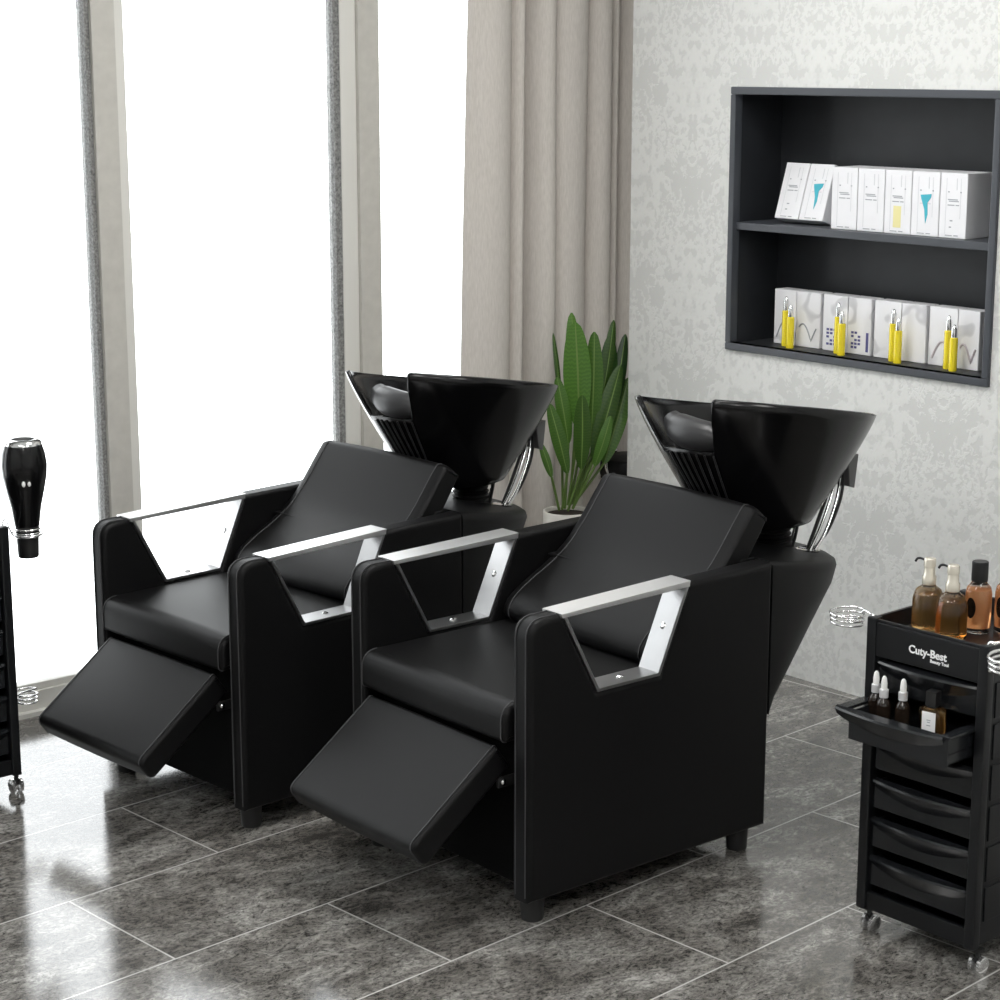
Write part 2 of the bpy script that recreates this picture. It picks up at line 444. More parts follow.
# unseen glowing ceiling panels, added to brighten the room
def fill_panel(x, y, label):
    t = empty('fill_panel', (x, y, ZC)); tag(t, label, 'ceiling lamp', 'added ceiling panels')
    bm = bm_new()
    for q in ((-.42, .42, -.42, -.38), (-.42, .42, .38, .42), (-.42, -.38, -.38, .38), (.38, .42, -.38, .38)): box(bm, q[0], q[1], q[2], q[3], -.04, 0)
    finish('frame', bm, 'alu_light', t, smooth=0)
    bm = bm_new(); box(bm, -.38, .38, -.38, .38, -.025, -.015); finish('diffuser', bm, 'fill', t, smooth=0)

# ------------------------------------------------------------------ curtain
def curtain():
    folds = [(3.630, 3.805, .030, 0), (3.805, 3.850, .024, 0), (3.850, 3.886, .0, 1), (3.886, 3.970, .036, 0), (3.970, 4.098, .040, 0), (4.098, 4.106, 0, .6), (4.106, 4.196, .036, 0), (4.196, 4.226, .022, 0), (4.226, 4.258, 0, 1), (4.255, 4.34, .034, 0), (4.34, 4.46, .04, 0), (4.46, 4.56, .03, 0)]
    xs = []
    for x0, x1, d, deep in folds:
        n = 12 if d else 4
        for k in range(n):
            t = k/n; x = x0+(x1-x0)*t
            y = -d*1.5*max(0, sin(PI*t))**.5 if d else .088*deep*sin(PI*t)**.4
            xs.append((x, y))
    xs.append((folds[-1][1], 0))
    bm = bm_new(); rows = []
    zs = [.015, .3, .7, 1.1, 1.5, 1.9, 2.3, 2.60]
    xr = 4.56
    for z in zs:
        f = max(0, (z-.75))/1.1*.034
        row = []
        for x, y in xs:
            w = (xr-x)/(xr-3.630)
            row.append(bm.verts.new((x+f*w*w*w*w, 4.432+y*(1.0-.10*sin(z*2+x*9))+.004*sin(x*31+z*1.7), z)))
        rows.append(row)
    for i in range(len(rows)-1):
        for j in range(len(xs)-1): bm.faces.new((rows[i][j], rows[i][j+1], rows[i+1][j+1], rows[i+1][j]))
    t = empty('curtain', (4.1, 4.445, 0)); tag(t, 'floor-length taupe curtain hanging in folds at the window beside the wall end', 'curtain')
    o = finish('drape', bm, 'curtain', t, smooth=50, wn=False); o.matrix_parent_inverse = Matrix.Translation((-4.1, -4.445, 0))
    bm = bm_new(); tube(bm, [(3.4, 4.445, 2.62), (4.62, 4.445, 2.62)], .012, 10)
    o = finish('curtain_rod', bm, 'alu', t); o.matrix_parent_inverse = Matrix.Translation((-4.1, -4.445, 0))
curtain()

# ------------------------------------------------------------------ shampoo chair
W, T, ZL, ZT, ZT2 = .2952, .0554, .054, .62, .630
H1, H2, H3, H4, ZB, D = .082, .4115, .173, .337, .450, .659
def top_z(b): return .632-.070*max(0, (b-.655)/.39)
def make_chair():
    root = empty('shampoo_chair')
    outer = [(0, ZL), (0, ZT), (H1, ZT), (H3, ZB), (H4, ZB), (H2, ZT2-.003), (D, ZT2), (D, ZL)]
    prof = round_poly(outer, [.0, .048, .0, .0, .0, .0, .0, .0], 8)
    for s in (1, -1):
        bm = bm_new(); a0, a1 = sorted((s*W, s*(W-T)))
        prism(bm, prof, a0, a1, 'x', bev=.0125, seg=4)
        p = finish('side_panel', bm, 'leather', root, smooth=40)
        line = round_poly([(-.0008, ZL+.01), (-.0008, ZT+.0008), (H1-.004, ZT+.0008), (H1-.004, ZT-.001)], [0, .048, 0, 0], 8)[:-1]
        for off in (.0130, T-.0130):
            bm = bm_new(); tube(bm, [(s*(W-off), y, z) for y, z in line], .0013, 6); finish('seam', bm, 'thread', p)
        # steel armrest; bright top bar and dark liners have light painted in
        bm = bm_new(); a0, a1 = a0-.0012, a1+.0012
        def bar(poly, mi=1): prism(bm, poly, a0, a1, 'x', bev=.0012, seg=2, mi=mi)
        bar([(H1-.004, ZT-.006), (H2+.004, ZT2-.010), (H2+.006, ZT2+.0025), (H1-.006, ZT+.003)], 0)
        bar([(H1, ZT-.004), (H1+.008, ZT-.004), (H3+.005, ZB+.001), (H3-.002, ZB)])
        bar([(H3, ZB), (H4, ZB), (H4+.001, ZB+.007), (H3+.001, ZB+.007)])
        bar([(H4, ZB), (H2+.002, ZT2-.009), (H2-.006, ZT2-.009), (H4-.006, ZB+.004)])
        f = finish('armrest_frame', bm, ['steel_lit', 'steel_shaded'], root, smooth=30); f['label'] = 'polished steel armrest frame'
        for (y, z, ny, nz) in (((H3+H4)/2, ZB+.007, 0, 1), (.372, .541, -.91, .40)):
            bm = bm_new(); lathe(bm, [(.0, -.001), (.0075, -.001), (.0075, .002), (.004, .004), (0, .004)], n=14)
            q = Vector((0, 0, 1)).rotation_difference(Vector((0, ny, nz)))
            bm.transform(Matrix.Translation((s*(W-T/2), y, z)) @ q.to_matrix().to_4x4())
            finish('bolt', bm, 'chrome', f, smooth=30)
    # seat
    sp = round_poly([(-.016, .368), (-.016, .446), (.30, .447), (.46, .444), (.46, .37)], [.014, .055, 0, .01, .01], 8)
    bm = bm_new(); padded(bm, sp, .2385, .012, crown=.003); seat = finish('seat_cushion', bm, 'leather', root, smooth=50)
    for s in (1, -1):
        ln = [p for p in inset_poly(sp, -.0006) if p[0] < .28]
        bm = bm_new(); tube(bm, [(s*.2275, y, z) for y, z in ln], .0012, 6); finish('seam', bm, 'thread', seat)
    # back cushion
    bp = [(.385, .44), (.362, .462), (.374, .496), (.42, .528), (.48, .559), (.537, .597), (.583, .645), (.620, .692), (.648, .727), (.660, .737), (.678, .734), (.702, .714), (.704, .698), (.65, .620), (.59, .55), (.50, .46)]
    bpp = [tuple(v) for v in smooth_pts(bp+[bp[0]], 3)[:-1]]
    bm = bm_new(); padded(bm, bpp, .2355, .013, crown=.004, rx=.030); back = finish('backrest', bm, 'leather', root, smooth=60)
    for s in (1, -1):
        ln = inset_poly(bpp, -.0005); ln = [p for i, p in enumerate(ln) if i < 30]
        bm = bm_new(); tube(bm, [(s*.2065, y, z) for y, z in ln], .0012, 6); finish('seam', bm, 'thread', back)
    # footrest
    d = Vector((-.802, -.597)); n = Vector((.597, -.802)); o0 = Vector((-.012, .358))
    P = [o0, o0+d*.262, o0+d*.262+n*.060, o0+n*.060]
    fp = round_poly([tuple(p) for p in P], [.006, .020, .016, .008], 6)
    bm = bm_new(); padded(bm, fp, .2125, .010, crown=.002); fr = finish('footrest', bm, 'leather', root, smooth=50)
    for s in (1, -1):
        ln = inset_poly(fp, -.0005)[1:16]
        bm = bm_new(); tube(bm, [(s*.2015, y, z) for y, z in ln], .0012, 6); finish('seam', bm, 'thread', fr)
    bm = bm_new(); box(bm, -.213, -.205, -.01, .10, .270, .292, .003); finish('hinge_arm', bm, 'rubber', root)
    bm = bm_new(); box(bm, .205, .213, -.01, .10, .270, .292, .003); hg = finish('hinge_arm', bm, 'rubber', root)
    bm = bm_new(); lathe(bm, [(0, 0), (.006, 0), (.006, .004), (.003, .006), (0, .006)], n=12)
    bm.transform(Matrix.Translation((.213, .0, .283)) @ Matrix.Rotation(PI/2, 4, 'Y')); finish('bolt', bm, 'chrome', hg, smooth=30)
    # base
    bm = bm_new(); box(bm, -.2385, .2385, .045, .655, ZL+.002, .366, .003); finish('base_box', bm, 'underside', root, smooth=30)
    for s in (1, -1):
        for y in (.045, D-.042):
            bm = bm_new(); lathe(bm, [(0, 0), (.021, 0), (.0225, .003), (.025, ZL+.004), (0, ZL+.004)], s*(W-.045), y, 20); finish('leg', bm, 'rubber', root, smooth=40)
    # rear housing
    def ring(e, z, k=1., ex=2.1):
        pts = []; N = 28
        w = (W-.002)*k
        for i in range(N+1):
            t = PI*i/N; ca, sa = cos(t), sin(t)
            x = w*math.copysign(abs(ca)**(2/ex), ca); y = .6595+(1-k)*.02+e*1.10*k*abs(sa)**(2/ex)
            pts.append((x, y, z(y) if callable(z) else z))
        return pts
    lv = [(.002, .300), (.09, .335), (.15, .362), (.205, .398), (.27, .450), (.325, .500), (.352, .525)]
    rings = [ring(e, z) for e, z in lv]
    top = lambda b: top_z(b)
    rings.append(ring(.368, lambda b: top(b)-.020)); rings.append(ring(.366, lambda b: top(b)-.008, .993)); rings.append(ring(.36, lambda b: top(b)-.001, .97)); rings.append(ring(.35, lambda b: top(b), .93)); rings.append(ring(.30, lambda b: top(b)+.001, .6)); rings.append(ring(.25, lambda b: top(b)+.001, .2))
    bm = bm_new(); loft(bm, rings)
    box(bm, -.2385, .2385, .50, .664, .36, .575, .004); prism(bm, [(.56, .574), (.664, .574), (.664, .631), (.625, .631)], -.2385, .2385, 'x', bev=.003)
    hs = finish('rear_housing', bm, 'leather', root, smooth=50)
    GX, GY = .13, .945; GZ = top_z(GY)
    bm = bm_new(); lathe(bm, [(.0, 0), (.027, 0), (.028, .004), (.024, .006), (.019, .003), (0, .002)], GX, GY, 24); bm.transform(Matrix.Translation((0, 0, GZ-.001))); finish('grommet', bm, 'chrome', hs)
    # bellows neck
    bx, by = .04, .922; z0 = top_z(by)-.003; pr = [(0, z0), (.050, z0)]
    for k in range(9):
        z = z0+.004+k*.0105; r = .049-.0015*k
        pr += [(r, z), (r+.001, z+.003), (r-.006, z+.007)]
    pr += [(.034, z0+.105), (0, z0+.105)]
    bm = bm_new(); lathe(bm, pr, bx, by, 28); finish('bellows', bm, 'rubber', root, smooth=60)
    # basin
    C0 = Vector((.040, .862, .903)); CB = Vector((.04, .872, .652)); RA, RB, rb = .247, .283, .125
    def wall(th, h):
        g = h**1.15
        ca, sa = cos(th), sin(th)
        rim = Vector((RA*ca, RB*sa, 0)); rim.z = -.17*rim.y+.085*rim.x
        rim += C0
        bot = CB+Vector((rb*ca, rb*sa, 0))
        p = rim.lerp(bot, g); p.z = rim.z+(bot.z-rim.z)*h
        return p
    NT = 240
    def v0(th):
        if sin(th) > 0: return 0.
        x = abs(RA*cos(th)); t = min(1, max(0, (.114-x)/.020)); return .40*t*t*(3-2*t)
    def basin_bm():
        bm = bm_new(); rows = []; NV = 14
        for i in range(NV+1):
            row = []
            for j in range(NT):
                th = 2*PI*j/NT; s0 = v0(th); row.append(tuple(wall(th, s0+(1-s0)*i/NV)))
            rows.append(row)
        rows.append([tuple(CB+(Vector(p)-CB)*.80+Vector((0, .008, -.010))) for p in rows[-1]]); rows.append([tuple(CB+(Vector(p)-CB)*.5+Vector((0, .006, -.004))) for p in rows[-1]]); rows.append([tuple(CB+(Vector(p)-CB)*.05) for p in rows[-1]])
        vr = loft(bm, rows, cap=False); bm.faces.new(vr[-1])
        return bm
    bs = finish('basin', basin_bm(), 'basin', root, smooth=80, wn=False)
    md = bs.modifiers.new('thick', 'SOLIDIFY'); md.thickness = .009; md.offset = -1; md.use_even_offset = False
    bm = bm_new(); cp = []
    for k in range(13):
        x = -.098+.196*k/12
        th = -math.acos(x/RA); p = wall(th, v0(th)*.92+.02); p.z += .030+.014*(abs(x)/.1)**2; p.y += .026; p.x += .010; p.z -= .12*x
        cp.append(p)
    rad = [.016+.020*sin(PI*k/12)**.5 for k in range(13)]
    tube(bm, cp, rad, 14); finish('neck_cushion', bm, 'gel', bs, smooth=70)
    for k in range(7):
        x = -.050+.024*k; th = -math.acos(x/RA)
        bm = bm_new(); pts = []
        for h in (.42, .5, .62, .74, .86, .96):
            p = wall(th, h); p.y -= .003; p.x += (h-.38)*.02; pts.append(p)
        tube(bm, pts, .0024, 6); finish('gel_strip', bm, 'gel', bs, smooth=60)
    # rear bracket and hoses
    th = math.radians(68); p = wall(th, .40); q = wall(th, .56)
    bm = bm_new(); prism(bm, [(p.y-.03, p.z-.002), (p.y+.006, p.z+.004), (p.y-.004, p.z-.072), (p.y-.022, p.z-.066)], p.x-.035, p.x+.035, 'x', bev=.003); finish('hose_bracket', bm, 'grey_plastic', bs)
    S = Vector((p.x, p.y-.022, p.z-.055))
    for dx, gx, gy, r, m in ((-.016, -.006, .002, .0045, 'rubber'), (-.006, .004, -.004, .0042, 'chrome'), (.006, .008, .006, .0042, 'chrome'), (.016, -.002, .010, .0036, 'rubber')):
        e = Vector((GX+gx, GY+gy, GZ-.01)); s = S+Vector((dx, 0, 0))
        mid1 = s+(e-s)*.3+Vector((dx*.5, .012, 0)); mid2 = s+(e-s)*.7+Vector((dx*.6, .014, 0))
        bm = bm_new(); tube(bm, smooth_pts([s+Vector((0, -.004, .02)), s, mid1, mid2, e], 6), r, 8); h = finish('hose', bm, m, root, smooth=60)
    for (x0_, y0_, x1_, y1_, m) in ((.085, .955, .085, .945, 'rubber'), (.07, .965, .066, .958, 'chrome')):
        bm = bm_new(); tube(bm, smooth_pts([(x0_, y0_-.01, .70), (x0_+.006, y0_, .64), (x1_, y1_, top_z(y1_)-.004)], 6), .0035, 8); finish('hose', bm, m, root, smooth=60)
    return root

CH = make_chair()
tag(CH, 'black leather shampoo chair with basin in front, nearest the drawer trolley', 'shampoo chair', 'reclining shampoo chairs')
CH.location = (2.3999, 3.0154, 0); CH.rotation_euler[2] = -1.5903
C2 = copy_tree(CH)
tag(C2, 'black leather shampoo chair with basin behind the other, closest to the window', 'shampoo chair', 'reclining shampoo chairs')
C2.location = (2.2359, 3.7765, 0); C2.rotation_euler[2] = -1.5098; C2.scale = (.9769,)*3

# ------------------------------------------------------------------ trolley
TZ = .0207
def wire_coil(parent, c, r, turns, pitch, stem, wr=.0022, name='wire_holder'):
    bm = bm_new(); pts = []
    n = int(turns*28)
    for k in range(n+1):
        t = 2*PI*k/28; rr = r*(1-.10*k/n); pts.append((c[0]+rr*cos(t), c[1]+rr*sin(t), c[2]-pitch*k/28))
    tube(bm, pts, wr, 7)
    tube(bm, smooth_pts([pts[0]]+stem, 5), wr, 7)
    return finish(name, bm, 'white_wire', parent, smooth=70)

def make_trolley(logo=True, holders=True, open_drawer=True):
    t = empty('salon_trolley'); w, d = .268, .30
    Z = lambda z: z-TZ
    for x in (0, w-.022):
        for y in (0, d-.022):
            bm = bm_new(); box(bm, x, x+.022, y, y+.022, Z(.07), Z(.645), .004); finish('corner_post', bm, 'cab', t)
    bm = bm_new(); box(bm, .010, w-.010, .010, d-.010, Z(.600), Z(.608)); box(bm, .018, w-.018, .006, .012, Z(.600), Z(.642), .002); box(bm, .018, w-.018, d-.010, d-.002, Z(.600), Z(.642), .002)
    box(bm, .002, .010, .018, d-.018, Z(.600), Z(.642), .002); box(bm, w-.010, w-.002, .018, d-.018, Z(.600), Z(.642), .002)
    finish('top_tray', bm, 'cab', t)
    bm = bm_new(); box(bm, .021, w-.021, .002, .014, Z(.572), Z(.636), .0025); hp = finish('header_panel', bm, 'cab', t)
    if logo:
        def text(s, size, x, z, wt):
            cu = bpy.data.curves.new('lettering', 'FONT'); cu.body = s; cu.size = size; cu.extrude = .0004; cu.offset = wt; cu.resolution_u = 4
            ob = bpy.data.objects.new('lettering', cu); COL.objects.link(ob)
            me = bpy.data.meshes.new_from_object(ob.evaluated_get(bpy.context.evaluated_depsgraph_get()))
            bpy.data.objects.remove(ob); b = bmesh.new(); b.from_mesh(me)
            b.transform(Matrix.Translation((x, .0017, z)) @ Matrix.Rotation(PI/2, 4, 'X')); return b
        bm = bm_new(); merge(bm, text('Cuty-Best', .0205, .096, Z(.597), .0005)); merge(bm, text('Beauty Tool', .0082, .144, Z(.588), .0003))
        o = finish('lettering', bm, 'white_print', hp, smooth=0); o['label'] = 'white printed brand lettering'
    bm = bm_new(); box(bm, .021, w-.021, .006, .018, Z(.073), Z(.106), .002); finish('bottom_panel', bm, 'cab', t)
    bm = bm_new(); box(bm, .008, w-.008, .008, d-.008, Z(.071), Z(.079)); finish('bottom_board', bm, 'cab', t, smooth=0)
    bm = bm_new(); box(bm, .02, w-.02, d-.012, d-.004, Z(.08), Z(.60)); finish('back_panel', bm, 'cab', t, smooth=0)
    for s, x0, x1 in ((-1, .004, .012), (1, w-.012, w-.004)):
        bm = bm_new(); box(bm, x0, x1, .02, d-.02, Z(.08), Z(.60))
        for k in range(6):
            z = .118+.0775*k
            xa, xb = (x0-.003, x0+.001) if s < 0 else (x1-.001, x1+.003)
            box(bm, xa, xb, .032, d-.032, Z(z), Z(z+.066), .0015)
        finish('side_panel', bm, 'cab', t)
    def drawer(z0, out):
        z0 = Z(z0); bm = bm_new(); a, b = .0245, w-.0245; y = .010+out
        box(bm, a, b, y, y+.005, z0-.058, z0, .0015)
        box(bm, a+.003, a+.0055, y+.004, y+.235, z0-.054, z0-.004); box(bm, b-.0055, b-.003, y+.004, y+.235, z0-.054, z0-.004)
        box(bm, a+.003, b-.003, y+.230, y+.235, z0-.054, z0-.006); box(bm, a+.003, b-.003, y+.004, y+.235, z0-.054, z0-.051)
        if out: box(bm, a+.003, b-.003, y+.004, y+.235, z0-.036, z0-.033)
        dr = finish('drawer', bm, 'drawer', t)
        bm = bm_new(); R = []
        wide = .022 if out else 0
        for k in range(17):
            u = k/16; x = a-wide*1.3+(b-a+wide*.9)*u; s = sin(PI*u)**.8; o = .004+.014*s; h = .010+.022*s
            R.append([(x, y+.003, z0+.001), (x, y-o, z0-.001), (x, y-o-.002, z0-.005), (x, y-o*.55, z0-.004-h*.6), (x, y+.001, z0-.006-h)])
        loft(bm, R); 
        if out:
            for xx in (a-.026, b-.018): box(bm, xx, xx+.022, y, y+.16, z0-.005, z0+.001, .001)
        finish('handle_lip', bm, 'drawer', dr, smooth=45)
    for i, z in enumerate((.565, .488, .411, .334, .257, .180)):
        drawer(z, -.083 if (i == 1 and open_drawer) else 0)
    for x in (.018, w-.004):
        for y in (.022, d-.022):
            bm = bm_new(); box(bm, x-.010, x+.010, y-.008, y+.008, Z(.064), Z(.071), .001); tube(bm, [(x, y, Z(.066)), (x, y, Z(.052))], .005, 10)
            prism(bm, [(y-.010, Z(.056)), (y+.008, Z(.056)), (y+.012, Z(.038)), (y+.004, Z(.036))], x-.003, x+.003, 'x', bev=.001)
            c = finish('caster', bm, 'rubber', t)
            for sx in (-1, 1):
                bm = bm_new(); lathe(bm, [(0, -.0045), (.012, -.0045), (.0165, -.003), (.0165, .003), (.012, .0045), (0, .0045)], n=20)
                bm.transform(Matrix.Translation((x+sx*.009, y+.004, .0165)) @ Matrix.Rotation(PI/2, 4, 'Y')); finish('wheel', bm, 'white_wire', c)
    return t

TR = make_trolley(); TR.location = (2.8755, 2.3161, 0); TR.rotation_euler[2] = -1.5504; TR.scale = (1.0127,)*3
tag(TR, 'black salon drawer trolley with bottles on top and one drawer pulled open', 'trolley', 'black salon trolleys')
wire_coil(TR, (-.062, .022, .640-TZ), .033, 3.4, .0085, [(-.024, .024, .646-TZ), (-.004, .016, .645-TZ), (.008, .010, .645-TZ), (.010, .010, .630-TZ)])
wire_coil(TR, (.312, .005, .640-TZ), .040, 3.6, .0095, [(.300, .03, .655-TZ), (.272, .012, .650-TZ), (.262, .010, .648-TZ), (.258, .010, .630-TZ)], wr=.003)

T2 = make_trolley(logo=False, open_drawer=False); T2.location = (2.000-.268*1.0127, 4.03, 0); T2.scale = (1.0127,)*3
tag(T2, 'black salon trolley cut off at the photo edge, under the hair dryer by the window', 'trolley', 'black salon trolleys')

def tw(a, b, z):
    an = TR.rotation_euler[2]; s = 1.0127
    return (2.8755+s*(cos(an)*a-sin(an)*b), 2.3161+s*(sin(an)*a+cos(an)*b), s*(z-TZ))

# hair dryer hanging in a wire ring of the rear trolley
DX, DY = 2.092, 4.125
hd = empty('hair_dryer', (DX, DY, .522)); tag(hd, 'black hair dryer with chrome rings hanging nose down beside the window', 'hair dryer')
bm = bm_new(); lathe(bm, [(0, .085), (.028, .082), (.0285, .085), (.034, .125), (.043, .165), (.050, .200), (.0515, .225), (.048, .252), (.0415, .272), (0, .272)], n=36); finish('body', bm, 'basin', hd, smooth=50)
bm = bm_new(); lathe(bm, [(.022, .268), (.042, .270), (.041, .278), (.032, .284), (.026, .283), (.026, .272)], n=36); finish('intake_ring', bm, 'chrome', hd, smooth=50)
bm = bm_new(); lathe(bm, [(0, .270), (.027, .271), (.024, .277), (0, .278)], n=30); finish('intake_grille', bm, 'rubber', hd)
bm = bm_new(); lathe(bm, [(0, .010), (.0225, .008), (.0235, .010), (.0255, .060), (.027, .088), (0, .088)], n=30); finish('nozzle', bm, 'rubber', hd, smooth=50)
bm = bm_new()
for z in (.058, .066, .075): tube(bm, [((.028+.0006*(z-.058)*100)*cos(2*PI*k/28), (.028+.0006*(z-.058)*100)*sin(2*PI*k/28), z) for k in range(28)], .0026, 8, closed=True)
finish('chrome_ring', bm, 'chrome', hd, smooth=60)
bm = bm_new()
for dx in (-.008, .006):
    t_ = bmesh.new(); bmesh.ops.create_uvsphere(t_, u_segments=12, v_segments=8, radius=.0055); t_.transform(Matrix.Translation((dx-.018, -.0445, .188)) @ Matrix.Diagonal((.8, .6, 1.3, 1))); merge(bm, t_)
finish('button', bm, 'bulb', hd)
# ring of the holder, part of the rear trolley
bm = bm_new(); lx, ly = (DX-T2.location[0])/1.0127, (DY-T2.location[1])/1.0127
pts = [(lx+.036*cos(2*PI*k/28), ly+.036*sin(2*PI*k/28), .578) for k in range(28)]
tube(bm, pts, .002, 7, closed=True); tube(bm, smooth_pts([pts[14], (lx-.05, ly-.01, .600), (.275, .030, .632), (.259, .012, .632), (.259, .012, .610)], 5), .002, 7)
finish('wire_holder', bm, 'white_wire', T2, smooth=70)
wire_coil(T2, (.312, .05, .225), .026, 3.2, .009, [(.29, .03, .228), (.268, .024, .222)])

# ------------------------------------------------------------------ bottles on the trolley
def bottle_pump(loc, label, inner, rz):
    t = empty('pump_bottle', loc, rz); tag(t, label, 'bottle', 'pump bottles on the trolley')
    bm = bm_new(); lathe(bm, [(0, .0), (.027, .0), (.029, .003), (.0295, .008), (.0295, .060), (.0275, .070), (.023, .080), (.014, .086), (.012, .090), (.012, .094), (0, .094)], n=32); finish('glass_body', bm, 'clear', t, smooth=60, wn=False)
    bm = bm_new(); lathe(bm, [(0, .006), (.026, .006), (.0272, .009), (.0272, .060), (.023, .071), (0, .073)], n=32); finish('liquid', bm, inner, t, smooth=60, wn=False)
    bm = bm_new(); lathe(bm, [(0, .089), (.0125, .089), (.0135, .091), (.0135, .104), (.011, .107), (.0105, .122), (.0115, .123), (.0115, .136), (.010, .139), (0, .139)], n=24); pu = finish('pump_head', bm, 'gold', t, smooth=40)
    bm = bm_new(); tube(bm, smooth_pts([(-.006, 0, .132), (-.020, 0, .135), (-.029, 0, .133), (-.033, 0, .127)], 5), .0025, 8); finish('spout', bm, 'blackcap', pu, smooth=60)
def bottle_round(loc, label, rz):
    t = empty('lotion_bottle', loc, rz); tag(t, label, 'bottle', 'orange bottles on the trolley')
    bm = bm_new(); lathe(bm, [(0, 0), (.021, 0), (.0245, .003), (.0245, .075), (.022, .087), (.014, .096), (.012, .102), (0, .102)], n=32); finish('glass_body', bm, 'clear', t, smooth=60, wn=False)
    bm = bm_new(); lathe(bm, [(0, .010), (.0205, .010), (.0222, .013), (.0222, .072), (.019, .082), (0, .086)], n=32); finish('liquid', bm, 'orange', t, smooth=60, wn=False)
    bm = bm_new(); lathe(bm, [(0, .098), (.0150, .098), (.0155, .100), (.0155, .134), (.0145, .136), (0, .136)], n=28); finish('cap', bm, 'blackcap', t, smooth=40)
    bm = bm_new(); R = []
    for ring_r in (1., .0):
        R.append([(.0249*sin(.42*ring_r*cos(2*PI*k/24)), -.0249*cos(.42*ring_r*cos(2*PI*k/24)), .050+.020*ring_r*sin(2*PI*k/24)) for k in range(24)])
    loft(bm, [R[0], [(x, y, z) for x, y, z in R[1]]], cap=False); finish('oval_label', bm, 'darkglass', t, smooth=60, wn=False)
RZ = TR.rotation_euler[2]
bottle_pump(tw(.054, .112, .609), 'amber pump bottle on the trolley top, farther from the orange bottles', 'amber', RZ)
bottle_pump(tw(.114, .102, .609), 'dark amber pump bottle on the trolley top, next to an orange bottle', 'amber_dark', RZ)
bottle_round(tw(.123, .172, .609), 'orange black-capped bottle beside the dark amber pump bottle', RZ)
bottle_round(tw(.158, .215, .609), 'orange black-capped bottle cut off by the photo edge on the trolley', RZ)

def dropper(loc, label):
    t = empty('dropper_bottle', loc); tag(t, label, 'bottle', 'dropper bottles in the open drawer')
    bm = bm_new(); lathe(bm, [(0, 0), (.0125, 0), (.014, .003), (.014, .038), (.011, .046), (.007, .050), (.007, .056), (0, .056)], n=24); finish('glass_body', bm, 'darkglass', t, smooth=50)
    bm = bm_new(); lathe(bm, [(0, .053), (.0085, .053), (.0085, .068), (.007, .069), (0, .069)], n=20); c = finish('collar', bm, 'silver', t, smooth=40)
    bm = bm_new(); lathe(bm, [(0, .068), (.0058, .069), (.0060, .080), (.0045, .090), (.002, .0935), (0, .094)], n=18); finish('rubber_bulb', bm, 'bulb', t, smooth=60)
dropper(tw(.034, -.008, .456), 'dropper bottle at the outer end of the open drawer')
dropper(tw(.063, -.022, .456), 'dropper bottle between the two other droppers in the open drawer')
dropper(tw(.097, -.010, .456), 'dropper bottle nearest the square perfume bottle in the open drawer')
pf = empty('perfume_bottle', tw(.165, -.012, .456), RZ+.15); tag(pf, 'square amber perfume bottle with white label in the open drawer', 'bottle')
bm = bm_new(); box(bm, -.022, .022, -.013, .013, 0, .056, .003); finish('glass_body', bm, 'clear', pf, smooth=40, wn=False)
bm = bm_new(); box(bm, -.0185, .0185, -.0100, .0100, .005, .048, .002); finish('liquid', bm, 'amber', pf, smooth=40, wn=False)
bm = bm_new(); box(bm, -.008, .008, -.008, .008, .0565, .060, .001); box(bm, -.0105, .0105, -.0105, .0105, .060, .088, .0015); finish('cap', bm, 'blackcap', pf)
bm = bm_new(); box(bm, -.014, .013, -.0138, -.0131, .008, .050); 
for z, wd in ((.034, .008), (.030, .006), (.024, .008)): box(bm, -.0005-wd/2, -.0005+wd/2, -.0141, -.0137, z, z+.0015, mi=1)
finish('white_label', bm, ['white_print', 'print_grey'], pf, smooth=0)

# ------------------------------------------------------------------ wall shelf
sh = empty('wall_shelf', (WX, (NY0+NY1)/2, NZ0)); tag(sh, 'black recessed wall shelf with two compartments in the patterned wall', 'shelf')
hw, hh = (NY1-NY0)/2, NZ1-NZ0; f = .020
bm = bm_new()
for y0, y1, z0, z1 in ((-hw, hw, hh-f, hh), (-hw, hw, 0, f), (-hw, -hw+f, f, hh-f), (hw-f, hw, f, hh-f)): box(bm, -.010, .018, y0, y1, z0, z1, .003)
finish('front_frame', bm, 'shelf_edge', sh, smooth=30)
bm = bm_new(); box(bm, ND-.008, ND, -hw+.003, hw-.003, .003, hh-.003); finish('back_panel', bm, 'shelf', sh, smooth=0)
for n_, y0, y1, z0, z1 in (('side_wall', -hw+.003, -hw+f-.002, .003, hh-.003), ('side_wall', hw-f+.002, hw-.003, .003, hh-.003), ('top_board', -hw+f, hw-f, hh-f+.002, hh-.003), ('bottom_board', -hw+f, hw-f, .003, f-.002)):
    bm = bm_new(); box(bm, .014, ND-.007, y0, y1, z0, z1); finish(n_, bm, 'shelf', sh, smooth=0)
zm = NZM-NZ0
bm = bm_new(); box(bm, .002, ND-.008, -hw+f-.002, hw-f+.002, zm-.010, zm+.010, .002); finish('shelf_board', bm, ['shelf_edge'], sh, smooth=30)
ZTOP = NZM+.010; ZBOT = NZ0+f-.002

